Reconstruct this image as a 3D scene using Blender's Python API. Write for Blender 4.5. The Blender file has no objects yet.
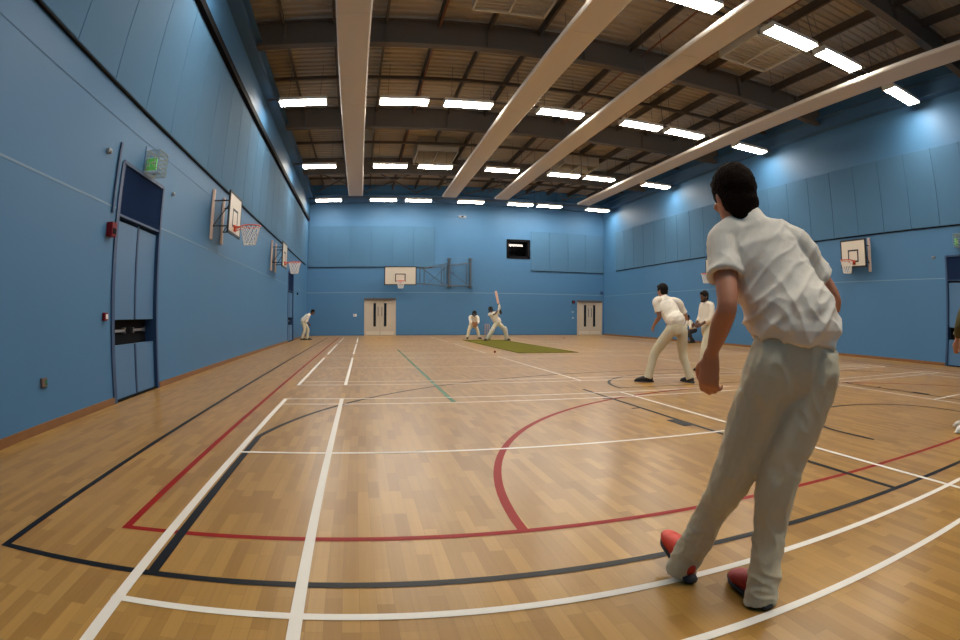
import bpy, bmesh, math, random
from math import sin, cos, pi, radians
from mathutils import Vector, Matrix, Euler, noise
random.seed(7)
V = Vector
scene = bpy.context.scene
COL = scene.collection

# ------------------------------------------------------------------ room dimensions (metres)
XL, XR = -3.40, 14.78          # inner faces of the side walls
YF, YB = 33.30, -1.70          # far wall, wall behind the photographer
ZR = 8.90                      # underside of the roof deck
TW = 0.25

# ------------------------------------------------------------------ materials
MATS = {}
def nodes_of(name):
    m = bpy.data.materials.new(name); m.use_nodes = True
    nt = m.node_tree
    return m, nt, nt.nodes['Principled BSDF']

def mat(name, col, rough=0.6, metal=0.0, spec=0.5, vary=0.0, scale=3.0, bump=0.0, bscale=40.0, emit=None, emit_s=0.0):
    if name in MATS: return MATS[name]
    m, nt, b = nodes_of(name)
    b.inputs['Base Color'].default_value = (*col, 1)
    b.inputs['Roughness'].default_value = rough
    b.inputs['Metallic'].default_value = metal
    b.inputs['Specular IOR Level'].default_value = spec
    tc = nt.nodes.new('ShaderNodeTexCoord')
    if vary > 0:
        n = nt.nodes.new('ShaderNodeTexNoise'); n.inputs['Scale'].default_value = scale; n.inputs['Detail'].default_value = 4
        nt.links.new(tc.outputs['Object'], n.inputs['Vector'])
        mx = nt.nodes.new('ShaderNodeMix'); mx.data_type = 'RGBA'
        mx.inputs[6].default_value = (*[c * (1 - vary) for c in col], 1)
        mx.inputs[7].default_value = (*[min(1, c * (1 + vary)) for c in col], 1)
        nt.links.new(n.outputs['Fac'], mx.inputs[0]); nt.links.new(mx.outputs[2], b.inputs['Base Color'])
    if bump > 0:
        n2 = nt.nodes.new('ShaderNodeTexNoise'); n2.inputs['Scale'].default_value = bscale; n2.inputs['Detail'].default_value = 3
        nt.links.new(tc.outputs['Object'], n2.inputs['Vector'])
        bp = nt.nodes.new('ShaderNodeBump'); bp.inputs['Strength'].default_value = bump; bp.inputs['Distance'].default_value = 0.01
        nt.links.new(n2.outputs['Fac'], bp.inputs['Height']); nt.links.new(bp.outputs['Normal'], b.inputs['Normal'])
    if emit:
        b.inputs['Emission Color'].default_value = (*emit, 1); b.inputs['Emission Strength'].default_value = emit_s
    MATS[name] = m
    return m

BLUE = (0.056, 0.166, 0.322)
M_wall = mat('blue_wall_paint', BLUE, 0.55, spec=0.35, vary=0.05, scale=0.8, bump=0.08, bscale=60)
M_panel = mat('blue_acoustic_fabric', (0.062, 0.157, 0.275), 0.8, spec=0.25, vary=0.04, scale=1.2, bump=0.1, bscale=150)
M_steelblue = mat('blue_steel_paint', (0.04, 0.11, 0.22), 0.5)
M_navy = mat('navy_door_paint', (0.012, 0.024, 0.064), 0.8, spec=0.0)
M_doorblue = mat('pale_blue_door_laminate', (0.062, 0.160, 0.310), 0.5, vary=0.04)
M_blueedge = mat('bright_blue_door_edging', (0.014, 0.05, 0.135), 0.5)
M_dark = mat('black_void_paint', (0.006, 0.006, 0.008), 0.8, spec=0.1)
M_wline = mat('pale_line_paint', (0.14, 0.25, 0.38), 0.6)
M_skirt = mat('varnished_skirting_wood', (0.20, 0.088, 0.028), 0.5, vary=0.15, scale=6)
M_beam = mat('grey_beam_paint', (0.11, 0.092, 0.078), 0.7, spec=0.2)
M_joint = mat('blue_joint_filler', (0.03, 0.10, 0.21), 0.6)
M_socket = mat('dull_socket_plastic', (0.11, 0.075, 0.065), 0.6)
M_fitting = mat('grey_fitting_plastic', (0.28, 0.33, 0.38), 0.6)
M_deck = mat('ceiling_deck_steel', (0.38, 0.33, 0.265), 0.55, vary=0.06, scale=1.0)
M_radiant = mat('cream_panel_enamel', (0.62, 0.585, 0.54), 0.5)
M_vent = mat('beige_vent_enamel', (0.52, 0.47, 0.38), 0.55)
M_white = mat('white_enamel', (0.78, 0.77, 0.74), 0.45)
M_board = mat('backboard_white', (0.66, 0.60, 0.51), 0.4)
M_woodpost = mat('pale_timber_post', (0.55, 0.42, 0.36), 0.6, vary=0.1, scale=8)
M_black = mat('black_paint', (0.012, 0.012, 0.014), 0.5)
M_orange = mat('orange_rim_enamel', (0.62, 0.075, 0.025), 0.4)
M_netw = mat('white_net_cord', (0.75, 0.73, 0.70), 0.8)
M_greysteel = mat('grey_frame_steel', (0.055, 0.075, 0.10), 0.5, metal=0.2)
M_cream = mat('cream_door_laminate', (0.48, 0.41, 0.33), 0.4, vary=0.04, scale=5)
M_kick = mat('steel_kick_plate', (0.58, 0.52, 0.43), 0.4, metal=0.1)
M_slot = mat('dark_vision_glass', (0.010, 0.010, 0.012), 0.08)
M_chrome = mat('brushed_steel', (0.55, 0.55, 0.56), 0.3, metal=1.0)
M_matgreen = mat('green_cricket_matting', (0.115, 0.104, 0.016), 1.0, spec=0.05, vary=0.12, scale=3, bump=0.4, bscale=220)
M_stump = mat('stump_wood', (0.50, 0.30, 0.22), 0.5)
M_bat = mat('bat_willow', (0.66, 0.40, 0.30), 0.5)
M_shirt = mat('white_cotton_shirt', (0.80, 0.735, 0.63), 0.85, vary=0.04, scale=5, bump=0.25, bscale=26)
M_trouser = mat('cream_cotton_trousers', (0.58, 0.53, 0.385), 0.85, vary=0.05, scale=4, bump=0.25, bscale=22)
M_pad = mat('white_batting_pad', (0.62, 0.60, 0.53), 0.7)
M_olive = mat('olive_jumper_knit', (0.070, 0.062, 0.022), 0.95, bump=0.3, bscale=90)
M_darkcloth = mat('dark_cloth', (0.018, 0.018, 0.022), 0.85)
M_redshoe = mat('orange_red_shoe_mesh', (0.72, 0.045, 0.022), 0.55, bump=0.2, bscale=200)
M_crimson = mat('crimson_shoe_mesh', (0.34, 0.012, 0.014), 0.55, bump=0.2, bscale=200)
M_blackshoe = mat('black_shoe_leather', (0.014, 0.013, 0.014), 0.5)
M_whiteshoe = mat('white_shoe_leather', (0.70, 0.68, 0.64), 0.5)
M_sole = mat('dark_rubber_sole', (0.02, 0.02, 0.026), 0.7)
M_hairk = mat('black_hair', (0.008, 0.006, 0.005), 0.7, spec=0.15, bump=0.6, bscale=120)
M_hairb = mat('dark_brown_hair', (0.014, 0.008, 0.0055), 0.8, spec=0.04, bump=0.7, bscale=90)
M_skin1 = mat('tanned_skin', (0.50, 0.205, 0.110), 0.55, vary=0.06, scale=9)
M_skin2 = mat('light_brown_skin', (0.36, 0.17, 0.10), 0.55, vary=0.05, scale=9)
M_skin3 = mat('deep_brown_skin', (0.12, 0.055, 0.032), 0.55, vary=0.05, scale=9)
M_glove = mat('brown_keeper_glove', (0.22, 0.085, 0.03), 0.7)
M_red = mat('red_alarm_plastic', (0.16, 0.009, 0.016), 0.6, spec=0.2)
M_green_sign = mat('green_sign_face', (0.05, 0.42, 0.10), 0.4, emit=(0.25, 0.80, 0.14), emit_s=0.22)
M_wire = mat('sign_cage_wire', (0.30, 0.34, 0.28), 0.5, metal=0.4)
M_rust = mat('red_oxide_pipe', (0.20, 0.07, 0.035), 0.6)
M_ball = mat('red_ball_leather', (0.22, 0.03, 0.02), 0.5)
M_lens = mat('lamp_diffuser', (0.9, 0.9, 0.9), 0.4, emit=(1.0, 0.92, 0.80), emit_s=58.0)
M_roomlamp = mat('viewing_room_lamp', (0.9, 0.9, 0.9), 0.4, emit=(1.0, 0.82, 0.68), emit_s=1.3)
M_lw = mat('white_floor_paint', (0.74, 0.70, 0.63), 0.45, spec=0.2)
M_lk = mat('black_floor_paint', (0.005, 0.005, 0.007), 0.4, spec=0.12)
M_lr = mat('red_floor_paint', (0.27, 0.008, 0.006), 0.45, spec=0.08)
M_lg = mat('green_floor_paint', (0.02, 0.12, 0.05), 0.45, spec=0.2)

def glass_mat():
    m, nt, b = nodes_of('window_glass')
    b.inputs['Base Color'].default_value = (0.85, 0.9, 0.95, 1)
    b.inputs['Roughness'].default_value = 0.02
    b.inputs['Transmission Weight'].default_value = 1.0
    b.inputs['IOR'].default_value = 1.1
    return m
M_glass = glass_mat()

def floor_mat():
    m, nt, b = nodes_of('oak_strip_floor')
    L = nt.links; N = nt.nodes.new
    tc = N('ShaderNodeTexCoord')
    sep = N('ShaderNodeSeparateXYZ'); L.new(tc.outputs['Object'], sep.inputs[0])
    com = N('ShaderNodeCombineXYZ'); L.new(sep.outputs['Y'], com.inputs['X']); L.new(sep.outputs['X'], com.inputs['Y'])
    br = N('ShaderNodeTexBrick')
    br.offset = 0.37; br.offset_frequency = 3; br.squash = 0.8; br.squash_frequency = 4
    br.inputs['Color1'].default_value = (0.275, 0.138, 0.030, 1)
    br.inputs['Color2'].default_value = (0.405, 0.225, 0.058, 1)
    br.inputs['Mortar'].default_value = (0.24, 0.125, 0.035, 1)
    br.inputs['Scale'].default_value = 1.0
    br.inputs['Mortar Size'].default_value = 0.0008
    br.inputs['Mortar Smooth'].default_value = 0.3
    br.inputs['Bias'].default_value = 0.1
    br.inputs['Brick Width'].default_value = 0.42
    br.inputs['Row Height'].default_value = 0.066
    L.new(com.outputs[0], br.inputs['Vector'])
    # grain: noise stretched along the strips
    mp = N('ShaderNodeMapping'); mp.inputs['Scale'].default_value = (60, 1.6, 1); L.new(tc.outputs['Object'], mp.inputs['Vector'])
    n1 = N('ShaderNodeTexNoise'); n1.inputs['Scale'].default_value = 1.0; n1.inputs['Detail'].default_value = 5; L.new(mp.outputs[0], n1.inputs['Vector'])
    r1 = N('ShaderNodeMapRange'); r1.inputs['From Min'].default_value = 0.3; r1.inputs['From Max'].default_value = 0.7
    r1.inputs['To Min'].default_value = 0.94; r1.inputs['To Max'].default_value = 1.05; L.new(n1.outputs['Fac'], r1.inputs['Value'])
    mu = N('ShaderNodeMix'); mu.data_type = 'RGBA'; mu.blend_type = 'MULTIPLY'; mu.inputs[0].default_value = 1.0
    L.new(br.outputs['Color'], mu.inputs[6]); L.new(r1.outputs[0], mu.inputs[7])
    # wear: large soft patches
    n2 = N('ShaderNodeTexNoise'); n2.inputs['Scale'].default_value = 0.6; n2.inputs['Detail'].default_value = 3; L.new(tc.outputs['Object'], n2.inputs['Vector'])
    r2 = N('ShaderNodeMapRange'); r2.inputs['To Min'].default_value = 0.90; r2.inputs['To Max'].default_value = 1.10; L.new(n2.outputs['Fac'], r2.inputs['Value'])
    mu2 = N('ShaderNodeMix'); mu2.data_type = 'RGBA'; mu2.blend_type = 'MULTIPLY'; mu2.inputs[0].default_value = 1.0
    L.new(mu.outputs[2], mu2.inputs[6]); L.new(r2.outputs[0], mu2.inputs[7])
    L.new(mu2.outputs[2], b.inputs['Base Color'])
    b.inputs['Roughness'].default_value = 0.277
    b.inputs['Specular IOR Level'].default_value = 0.22
    return m
M_floor = floor_mat()

# ------------------------------------------------------------------ mesh helpers
def link(name, me, m=None, parent=None, smooth=False):
    o = bpy.data.objects.new(name, me); COL.objects.link(o)
    if m: me.materials.append(m)
    if parent is not None: o.parent = parent
    if smooth:
        for p in me.polygons: p.use_smooth = True
    return o

def obj(name, bm, m, parent=None, smooth=False):
    me = bpy.data.meshes.new(name)
    bmesh.ops.recalc_face_normals(bm, faces=bm.faces)
    bm.to_mesh(me); bm.free()
    return link(name, me, m, parent, smooth)

def tag(o, label=None, cat=None, group=None, kind=None):
    if label: o['label'] = label
    if cat: o['category'] = cat
    if group: o['group'] = group
    if kind: o['kind'] = kind
    return o

def thing(name, label, cat, loc=(0, 0, 0), rz=0.0, group=None):
    o = bpy.data.objects.new(name, None); COL.objects.link(o)
    o.location = loc; o.rotation_euler = (0, 0, rz); o.empty_display_size = 0.2
    return tag(o, label, cat, group)

def copy_tree(o, parent=None):
    c = o.copy(); COL.objects.link(c)
    if parent is not None: c.parent = parent
    for ch in list(o.children): copy_tree(ch, c)
    return c

def box(bm, x0, x1, y0, y1, z0, z1):
    vs = [bm.verts.new(p) for p in ((x0,y0,z0),(x1,y0,z0),(x1,y1,z0),(x0,y1,z0),(x0,y0,z1),(x1,y0,z1),(x1,y1,z1),(x0,y1,z1))]
    for f in ((0,3,2,1),(4,5,6,7),(0,1,5,4),(1,2,6,5),(2,3,7,6),(3,0,4,7)): bm.faces.new([vs[i] for i in f])
    return vs

def boxes(*bs):
    bm = bmesh.new()
    for b in bs: box(bm, *b)
    return bm

def bevel_box(b, r=0.01, seg=2):
    bm = bmesh.new(); box(bm, *b)
    bmesh.ops.bevel(bm, geom=bm.edges[:], offset=r, segments=seg, affect='EDGES', profile=0.6)
    return bm

def frame_axes(d, up=V((0, 0, 1))):
    d = d.normalized()
    a = up.cross(d)
    if a.length < 1e-3: a = V((1, 0, 0)).cross(d)
    a.normalize(); b = d.cross(a).normalized()
    return a, b

def tube(bm, pts, r, n=8, closed=False):
    """round bar through points"""
    pts = [V(p) for p in pts]; rings = []; N = len(pts)
    rr = r if isinstance(r, (list, tuple)) else [r] * N
    up = V((0, 0, 1)); a0 = None
    for i, p in enumerate(pts):
        if closed: d = pts[(i + 1) % N] - pts[i - 1]
        else: d = pts[min(i + 1, N - 1)] - pts[max(i - 1, 0)]
        d.normalize()
        if a0 is None: a, b = frame_axes(d)
        else:
            a = a0 - d * a0.dot(d); a.normalize(); b = d.cross(a)
        a0 = a
        rings.append([bm.verts.new(p + (a * cos(2*pi*k/n) + b * sin(2*pi*k/n)) * rr[i]) for k in range(n)])
    M = N if closed else N - 1
    for i in range(M):
        A, B = rings[i], rings[(i + 1) % N]
        for k in range(n): bm.faces.new((A[k], A[(k+1) % n], B[(k+1) % n], B[k]))
    if not closed:
        bm.faces.new(rings[0][::-1]); bm.faces.new(rings[-1])

def tubes(list_of_pts, r, n=8):
    bm = bmesh.new()
    for p in list_of_pts: tube(bm, p, r, n)
    return bm

def grid_wall(bm, ua, za, holes, put):
    us = sorted({ua[0], ua[1], *[h[0] for h in holes], *[h[1] for h in holes]})
    zs = sorted({za[0], za[1], *[h[2] for h in holes], *[h[3] for h in holes]})
    for i in range(len(us) - 1):
        for j in range(len(zs) - 1):
            uc, zc = (us[i] + us[i+1]) / 2, (zs[j] + zs[j+1]) / 2
            if any(h[0] < uc < h[1] and h[2] < zc < h[3] for h in holes): continue
            put(bm, us[i], us[i+1], zs[j], zs[j+1])

# ------------------------------------------------------------------ setting: floor, walls
bm = boxes((XL - TW, XR + TW, YB - TW, YF + TW, -0.2, 0.0))
floor = tag(obj('floor', bm, M_floor), kind='structure')

LDOOR = (6.72, 8.47, 0.0, 3.14)
LDOOR2 = (24.9, 26.8, 0.0, 3.08)
RDOOR = (6.32, 8.08, 0.0, 3.05)
FD1, FD2 = (0.07, 1.82, 0.0, 2.05), (13.0, 14.60, 0.0, 2.05)
FWIN = (8.45, 9.88, 4.60, 5.74)
bm = bmesh.new(); grid_wall(bm, (YB, YF), (0, ZR + .2), [LDOOR, LDOOR2], lambda b, u0, u1, z0, z1: box(b, XL - TW, XL, u0, u1, z0, z1))
wall_left = tag(obj('wall_left', bm, M_wall), kind='structure')
bm = bmesh.new(); grid_wall(bm, (YB, YF), (0, ZR + .2), [RDOOR], lambda b, u0, u1, z0, z1: box(b, XR, XR + TW, u0, u1, z0, z1))
wall_right = tag(obj('wall_right', bm, M_wall), kind='structure')
bm = bmesh.new(); grid_wall(bm, (XL - TW, XR + TW), (0, ZR + .2), [FD1, FD2, FWIN], lambda b, u0, u1, z0, z1: box(b, u0, u1, YF, YF + TW, z0, z1))
wall_far = tag(obj('wall_far', bm, M_wall), kind='structure')
wall_near = tag(obj('wall_near', boxes((XL - TW, XR + TW, YB - TW, YB, 0, ZR + .2)), M_wall), kind='structure')

def child_struct(name, bm, m, parent): return obj(name, bm, m, parent)
# pale line painted round the hall at 2.5 m
child_struct('painted_line', boxes((XL, XL + .003, YB, LDOOR[0] - .06, 2.49, 2.515), (XL, XL + .003, LDOOR[1] + .06, LDOOR2[0] - .06, 2.49, 2.515), (XL, XL + .003, LDOOR2[1] + .06, YF, 2.49, 2.515)), M_wline, wall_left)
child_struct('painted_line', boxes((XR - .003, XR, RDOOR[1] + .06, YF, 2.42, 2.445), (XR - .003, XR, YB, RDOOR[0] - .06, 2.42, 2.445)), M_wline, wall_right)
child_struct('painted_line', boxes((XL, XR, YF - .003, YF, 2.46, 2.50)), M_wline, wall_far)
# horizontal joint in the left wall just under the panels
child_struct('wall_joint', boxes((XL, XL + .004, YB, 33.2, 3.62, 3.63)), M_joint, wall_left)

# acoustic panels (each a proud board; gaps make the seams)
def side_panels(wall, x0, x1, ya, yb, z0, z1, w):
    n = round((yb - ya) / w); w = (yb - ya) / n
    for i in range(n):
        child_struct('acoustic_panel', bevel_box((x0, x1, ya + i*w + .004, ya + (i+1)*w - .004, z0, z1), .008, 1), M_panel, wall)
side_panels(wall_left, XL, XL + .04, YB + .1, 32.0, 4.02, 6.50, 1.24)
side_panels(wall_right, XR - .04, XR, YB + .1, 31.4, 3.92, 6.25, 1.24)
def far_panels(xa, xb, z0, z1, n):
    w = (xb - xa) / n
    for i in range(n):
        child_struct('acoustic_panel', bevel_box((xa + i*w + .004, xa + (i+1)*w - .004, YF - .04, YF, z0, z1), .008, 1), M_panel, wall_far)
far_panels(XL + .05, 4.10, 3.97, 6.38, 6)
far_panels(9.95, XR - .05, 3.88, 6.28, 4)
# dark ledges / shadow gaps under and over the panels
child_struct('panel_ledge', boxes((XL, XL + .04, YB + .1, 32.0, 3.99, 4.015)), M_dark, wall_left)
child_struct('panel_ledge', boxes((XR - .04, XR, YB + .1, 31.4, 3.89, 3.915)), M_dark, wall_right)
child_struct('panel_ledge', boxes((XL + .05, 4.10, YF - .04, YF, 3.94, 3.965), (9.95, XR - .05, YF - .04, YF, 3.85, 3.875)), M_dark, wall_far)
child_struct('gap_shadow_strip', boxes((XL, XL + .11, YB + .1, 32.6, 6.60, 6.76)), M_dark, wall_left)  # black strip put in for the shadow in the gap above the panels
child_struct('eaves_beam', boxes((XL, XL + .30, YB + .1, YF, 7.75, 7.80), (XL, XL + .30, YB + .1, YF, 8.20, 8.25), (XL + .13, XL + .17, YB + .1, YF, 7.8, 8.2)), M_steelblue, wall_left)
child_struct('eaves_beam', boxes((XR - .30, XR, YB + .1, YF, 7.75, 7.80), (XR - .30, XR, YB + .1, YF, 8.20, 8.25), (XR - .17, XR - .13, YB + .1, YF, 7.8, 8.2)), M_steelblue, wall_right)
child_struct('eaves_beam', boxes((XL, XR, YF - .30, YF, 7.75, 7.80), (XL, XR, YF - .30, YF, 8.2, 8.25), (XL, XR, YF - .17, YF - .13, 7.8, 8.2)), M_steelblue, wall_far)

# skirting
tag(obj('baseboard_left', boxes((XL, XL + .022, YB, LDOOR[0] - .05, 0, .085), (XL, XL + .022, LDOOR[1] + .05, LDOOR2[0] - .05, 0, .085), (XL, XL + .022, LDOOR2[1] + .05, YF, 0, .085)), M_skirt), kind='structure')
tag(obj('baseboard_right', boxes((XR - .022, XR, YB, RDOOR[0] - .05, 0, .085), (XR - .022, XR, RDOOR[1] + .05, YF - .03, 0, .085)), M_skirt), kind='structure')
tag(obj('baseboard_far', boxes((XL + .03, FD1[0] - .06, YF - .02, YF, 0, .06), (FD1[1] + .06, FD2[0] - .06, YF - .02, YF, 0, .06)), M_steelblue), kind='structure')

# ------------------------------------------------------------------ floor markings (flat paint, parts of the floor)
class Paint:
    def __init__(s, z): s.bm = bmesh.new(); s.z = z
    def rect(s, x0, x1, y0, y1, dz=0.0):
        vs = [s.bm.verts.new((x, y, s.z + dz)) for x, y in ((x0,y0),(x1,y0),(x1,y1),(x0,y1))]; s.bm.faces.new(vs)
    def vline(s, x, y0, y1, w): s.rect(x - w/2, x + w/2, y0, y1, .0003)
    def hline(s, y, x0, x1, w): s.rect(x0, x1, y - w/2, y + w/2)
    def arc(s, cx, cy, r, a0, a1, w, n=64):
        pr = None
        for i in range(n + 1):
            a = radians(a0 + (a1 - a0) * i / n)
            p = [s.bm.verts.new((cx + (r + k) * cos(a), cy + (r + k) * sin(a), s.z + .00015)) for k in (-w/2, w/2)]
            if pr: s.bm.faces.new((pr[0], pr[1], p[1], p[0]))
            pr = p
    def done(s, name, m):
        o = obj(name, s.bm, m, floor)
        return o
CX = 5.60
g = Paint(.0012); g.vline(1.11, 6.95, 18.6, .06); g.done('green_marking', M_lg)
r_ = Paint(.0018)
r_.vline(-1.335, 2.545, 29.7, .05); r_.hline(2.57, -1.36, 12.55, .05); r_.vline(12.52, 2.545, 29.7, .05); r_.hline(29.7, -1.36, 12.55, .05)
r_.arc(CX + .03, 2.57, 4.88, 0, 180, .055, 96); r_.arc(CX + .03, 29.7, 4.88, 180, 360, .055, 96)
r_.done('red_court_marking', M_lr)
k = Paint(.0024)
BY = 2.06
k.vline(-1.93, BY - .025, 30.1, .05); k.vline(13.13, BY - .025, 30.1, .05); k.hline(BY, -1.95, 13.15, .05); k.hline(30.1, -1.95, 13.15, .05)
k.vline(-.99, BY, 5.0, .055); k.vline(12.19, BY, 5.0, .055)
a3 = math.degrees(math.atan2(5.0 - 3.64, 12.19 - CX))
k.arc(CX, 3.64, math.hypot(6.59, 1.36), a3, 180 - a3, .055, 96)
k.vline(3.165, BY, 7.86, .05); k.vline(8.03, BY, 7.86, .05)
k.hline(7.86, 3.80, 7.4, .045)
k.arc(CX, 7.86, 1.83, 8, 182, .05, 60)
k.arc(CX, 3.64, 1.27, 0, 180, .05, 48); k.vline(CX - 1.27, 3.2, 3.64, .05); k.vline(CX + 1.27, 3.2, 3.64, .05)
k.rect(3.03, 3.14, 4.76, 5.14); k.rect(8.05, 8.16, 4.76, 5.14)
for yy in (5.98, 6.84):
    k.rect(3.04, 3.14, yy - .025, yy + .025); k.rect(8.05, 8.15, yy - .025, yy + .025)
a4 = math.degrees(math.atan2(1.36, 6.59))
k.done('black_court_marking', M_lk)
w = Paint(.0030)
for c in range(4):
    y0 = 1.33 + 7.62 * c; y1 = y0 + 6.08
    W = .045
    for yy in (y0, y0 + .46, y1 - .46, y1): w.hline(yy, -1.09, 12.35, .047)
    for xx, ww in ((-1.06, .055), (-.30, .05), (11.57, .05), (12.33, .055)): w.vline(xx, y0, y1, ww)
    for xx in (3.57, 7.62): w.vline(xx, y0, y1, W)
    w.hline((y0 + y1) / 2 + .01, -1.06, 3.57, .045); w.hline((y0 + y1) / 2 + .01, 7.62, 12.33, .045)
w.done('white_court_marking', M_lw)

# ------------------------------------------------------------------ ceiling: deck, beams, purlins
def deck():
    bm = bmesh.new(); prev = None; y = YB - TW; P = .30
    prof = ((0, 0), (.11, 0), (.14, .05), (.27, .05))
    ys = []
    while y < YF + TW:
        for dy, dz in prof: ys.append((y + dy, dz))
        y += P
    for yy, dz in ys:
        p = [bm.verts.new((x, yy, ZR + dz)) for x in (XL - TW, XR + TW)]
        if prev: bm.faces.new((prev[0], prev[1], p[1], p[0]))
        prev = p
    box(bm, XL - TW, XR + TW, YB - TW, YF + TW, ZR + .08, ZR + .2)
    return bm
ceiling = tag(obj('ceiling', deck(), M_deck), kind='structure')
def ibeam_x(y, z0, z1, fw=.28):
    bs = [(XL, XR, y - fw/2, y + fw/2, z0, z0 + .035), (XL, XR, y - fw/2, y + fw/2, z1 - .03, z1), (XL, XR, y - .012, y + .012, z0, z1)]
    x = XL + .9
    while x < XR:
        bs.append((x - .01, x + .01, y - fw/2 + .02, y + fw/2 - .02, z0, z1)); x += 2.66
    return boxes(*bs)
for y in (-.9, 6.0, 13.1, 20.05, 27.1):
    obj('roof_beam', ibeam_x(y, 8.0, 8.80), M_beam, ceiling)
for i in range(13):
    x = -3.4 + .1 + i * 1.36 + (.68 if False else 0)
    x = 5.60 + (i - 6) * 1.36
    obj('purlin', boxes((x - .035, x + .035, YB, YF, 8.66, 8.68), (x - .035, x - .025, YB, YF, 8.66, 8.90)), M_beam, ceiling)
for y in (2.5, 9.6, 16.5, 23.6, 30.2):
    obj('cross_member', boxes((XL, XR, y - .05, y + .05, 8.50, 8.60)), M_beam, ceiling)
bm = bmesh.new()
for x in range(-3, 14, 3):
    tube(bm, [(x, 27.3, 8.35), (x + 3, 33.0, 8.35)], .035, 6); tube(bm, [(x + 3, 27.3, 8.42), (x, 33.0, 8.42)], .035, 6)
obj('bracing', bm, M_beam, ceiling)
bm = bmesh.new()
for x in (1.55, 7.3, 9.0): tube(bm, [(x, YB, 8.6), (x, YF - .1, 8.6)], .028, 6)
obj('sprinkler_pipe', bm, M_rust, ceiling)

# ------------------------------------------------------------------ radiant panels
def radiant(x, label):
    t = thing('radiant_panel', label, 'heating panel', (x, 0, 7.28), group='long radiant heating panels')
    hw = .375; ys = [YB + .5, 4.2, 10.2, 15.75, 22.3, 29.0]
    for i in range(5):
        y0, y1 = ys[i] + .006, ys[i+1] - .006
        bm = bmesh.new()
        # shallow tray with upturned, chamfered edges
        prof = [(-hw, .10), (-hw, .03), (-hw + .03, 0), (hw - .03, 0), (hw, .03), (hw, .10)]
        A = [bm.verts.new((px, y0, pz)) for px, pz in prof]; B = [bm.verts.new((px, y1, pz)) for px, pz in prof]
        for j in range(5): bm.faces.new((A[j], A[j+1], B[j+1], B[j]))
        bm.faces.new((A[0], A[5], B[5], B[0])); bm.faces.new(A); bm.faces.new(B[::-1])
        obj('panel_section', bm, M_radiant, t)
    for y in (1.0, 7.0, 12.0, 18, 24, 28):
        for s in (-1, 1):
            bm = bmesh.new(); tube(bm, [(s * .3, y, .09), (s * .3, y, 1.68)], .008, 6); obj('hanger', bm, M_greysteel, t)
radiant(-.57, 'long cream radiant heating panel nearest the left wall, under the roof')
radiant(4.30, 'long cream radiant heating panel second from the left, under the roof')
radiant(7.07, 'long cream radiant heating panel second from the right, under the roof')
radiant(11.72, 'long cream radiant heating panel nearest the right wall, under the roof')

# ------------------------------------------------------------------ strip lights
LX = [-2.15, .95, 2.91, 5.88, 8.78, 10.53, 13.60]
LY = [.40, 8.20, 16.25, 24.05, 31.48]
LZ = 7.55
ORD = ['leftmost', 'second from the left', 'third from the left', 'middle', 'third from the right', 'second from the right', 'rightmost']
ROW = ['in the row behind the photographer', 'in the nearest ceiling row', 'in the second ceiling row from the front', 'in the third ceiling row from the front', 'in the ceiling row by the far wall']
ORD0 = ['seventh from the right', 'sixth from the right', 'fifth from the right', 'fourth from the right', 'third from the right', 'second from the right', 'rightmost']
proto = None
for r, y in enumerate(LY):
    tr = thing('lighting_trunking', 'thin grey cable trunking along the strip lights ' + ROW[r], 'cable trunking', (0, y, LZ + .10), group='lighting trunking runs')
    obj('rail', boxes((XL + .1, XR - .1, -.02, .02, .04, .09)), M_beam, tr)
    for x in (-.5, 4.5, 9.66, 12.2):
        bm = bmesh.new(); tube(bm, [(x, 0, .07), (x, 0, 1.32)], .012, 6); obj('hanger', bm, M_greysteel, tr)
    for i, x in enumerate(LX):
        if r == 0 and i in (0, 5, 6): continue
        if proto is None:
            proto = thing('strip_light', '', 'ceiling light', (x, y, LZ))
            obj('diffuser', bevel_box((-.72, .72, -.225, .225, 0, .035), .012, 2), M_lens, proto)
            obj('housing', boxes((-.75, .75, -.25, .25, .035, .135), (-.75, -.722, -.25, .25, -.012, .035), (.722, .75, -.25, .25, -.012, .035)), M_white, proto)
            for hx in (-.5, .5):
                bm = bmesh.new(); tube(bm, [(hx, .07, .12), (hx, .07, 1.43)], .007, 6); obj('hanger', bm, M_greysteel, proto)
            o = proto
        else: o = copy_tree(proto)
        o.location = (x, y, LZ)
        tag(o, (ORD0 if r == 1 else ORD)[i] + ' fluorescent strip light ' + ROW[r], 'ceiling light', 'ceiling strip lights')

# ------------------------------------------------------------------ roof vents
def vent(x, y, w, l, label):
    t = thing('roof_vent', label, 'vent', (x, y, 8.22), group='louvred roof vents')
    obj('housing', bevel_box((-w/2, w/2, -l/2, l/2, .10, .68), .02, 1), M_vent, t)
    bm = bmesh.new()
    n = 12
    for i in range(n):
        yy = -l/2 + .06 + (l - .12) * i / (n - 1)
        vs = [bm.verts.new(p) for p in ((-w/2 + .05, yy - .03, .02), (w/2 - .05, yy - .03, .02), (w/2 - .05, yy + .035, .09), (-w/2 + .05, yy + .035, .09))]
        bm.faces.new(vs)
    box(bm, -w/2, -w/2 + .05, -l/2, l/2, 0, .12); box(bm, w/2 - .05, w/2, -l/2, l/2, 0, .12)
    box(bm, -w/2, w/2, -l/2, -l/2 + .05, 0, .12); box(bm, -w/2, w/2, l/2 - .05, l/2, 0, .12); box(bm, -.02, .02, -l/2, l/2, 0, .1)
    obj('grille', bm, M_vent, t)
vent(2.95, 10.45, 1.75, 1.9, 'beige louvred roof vent near the top edge, between the two left radiant panels')
vent(9.65, 10.35, 1.65, 1.9, 'beige louvred roof vent between the two right radiant panels, near the double strip lights')
vent(2.98, 24.9, 1.8, 2.4, 'far beige louvred roof vent between the two left radiant panels')
vent(9.75, 25.2, 1.8, 2.0, 'far beige louvred roof vent between the two right radiant panels')

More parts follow.
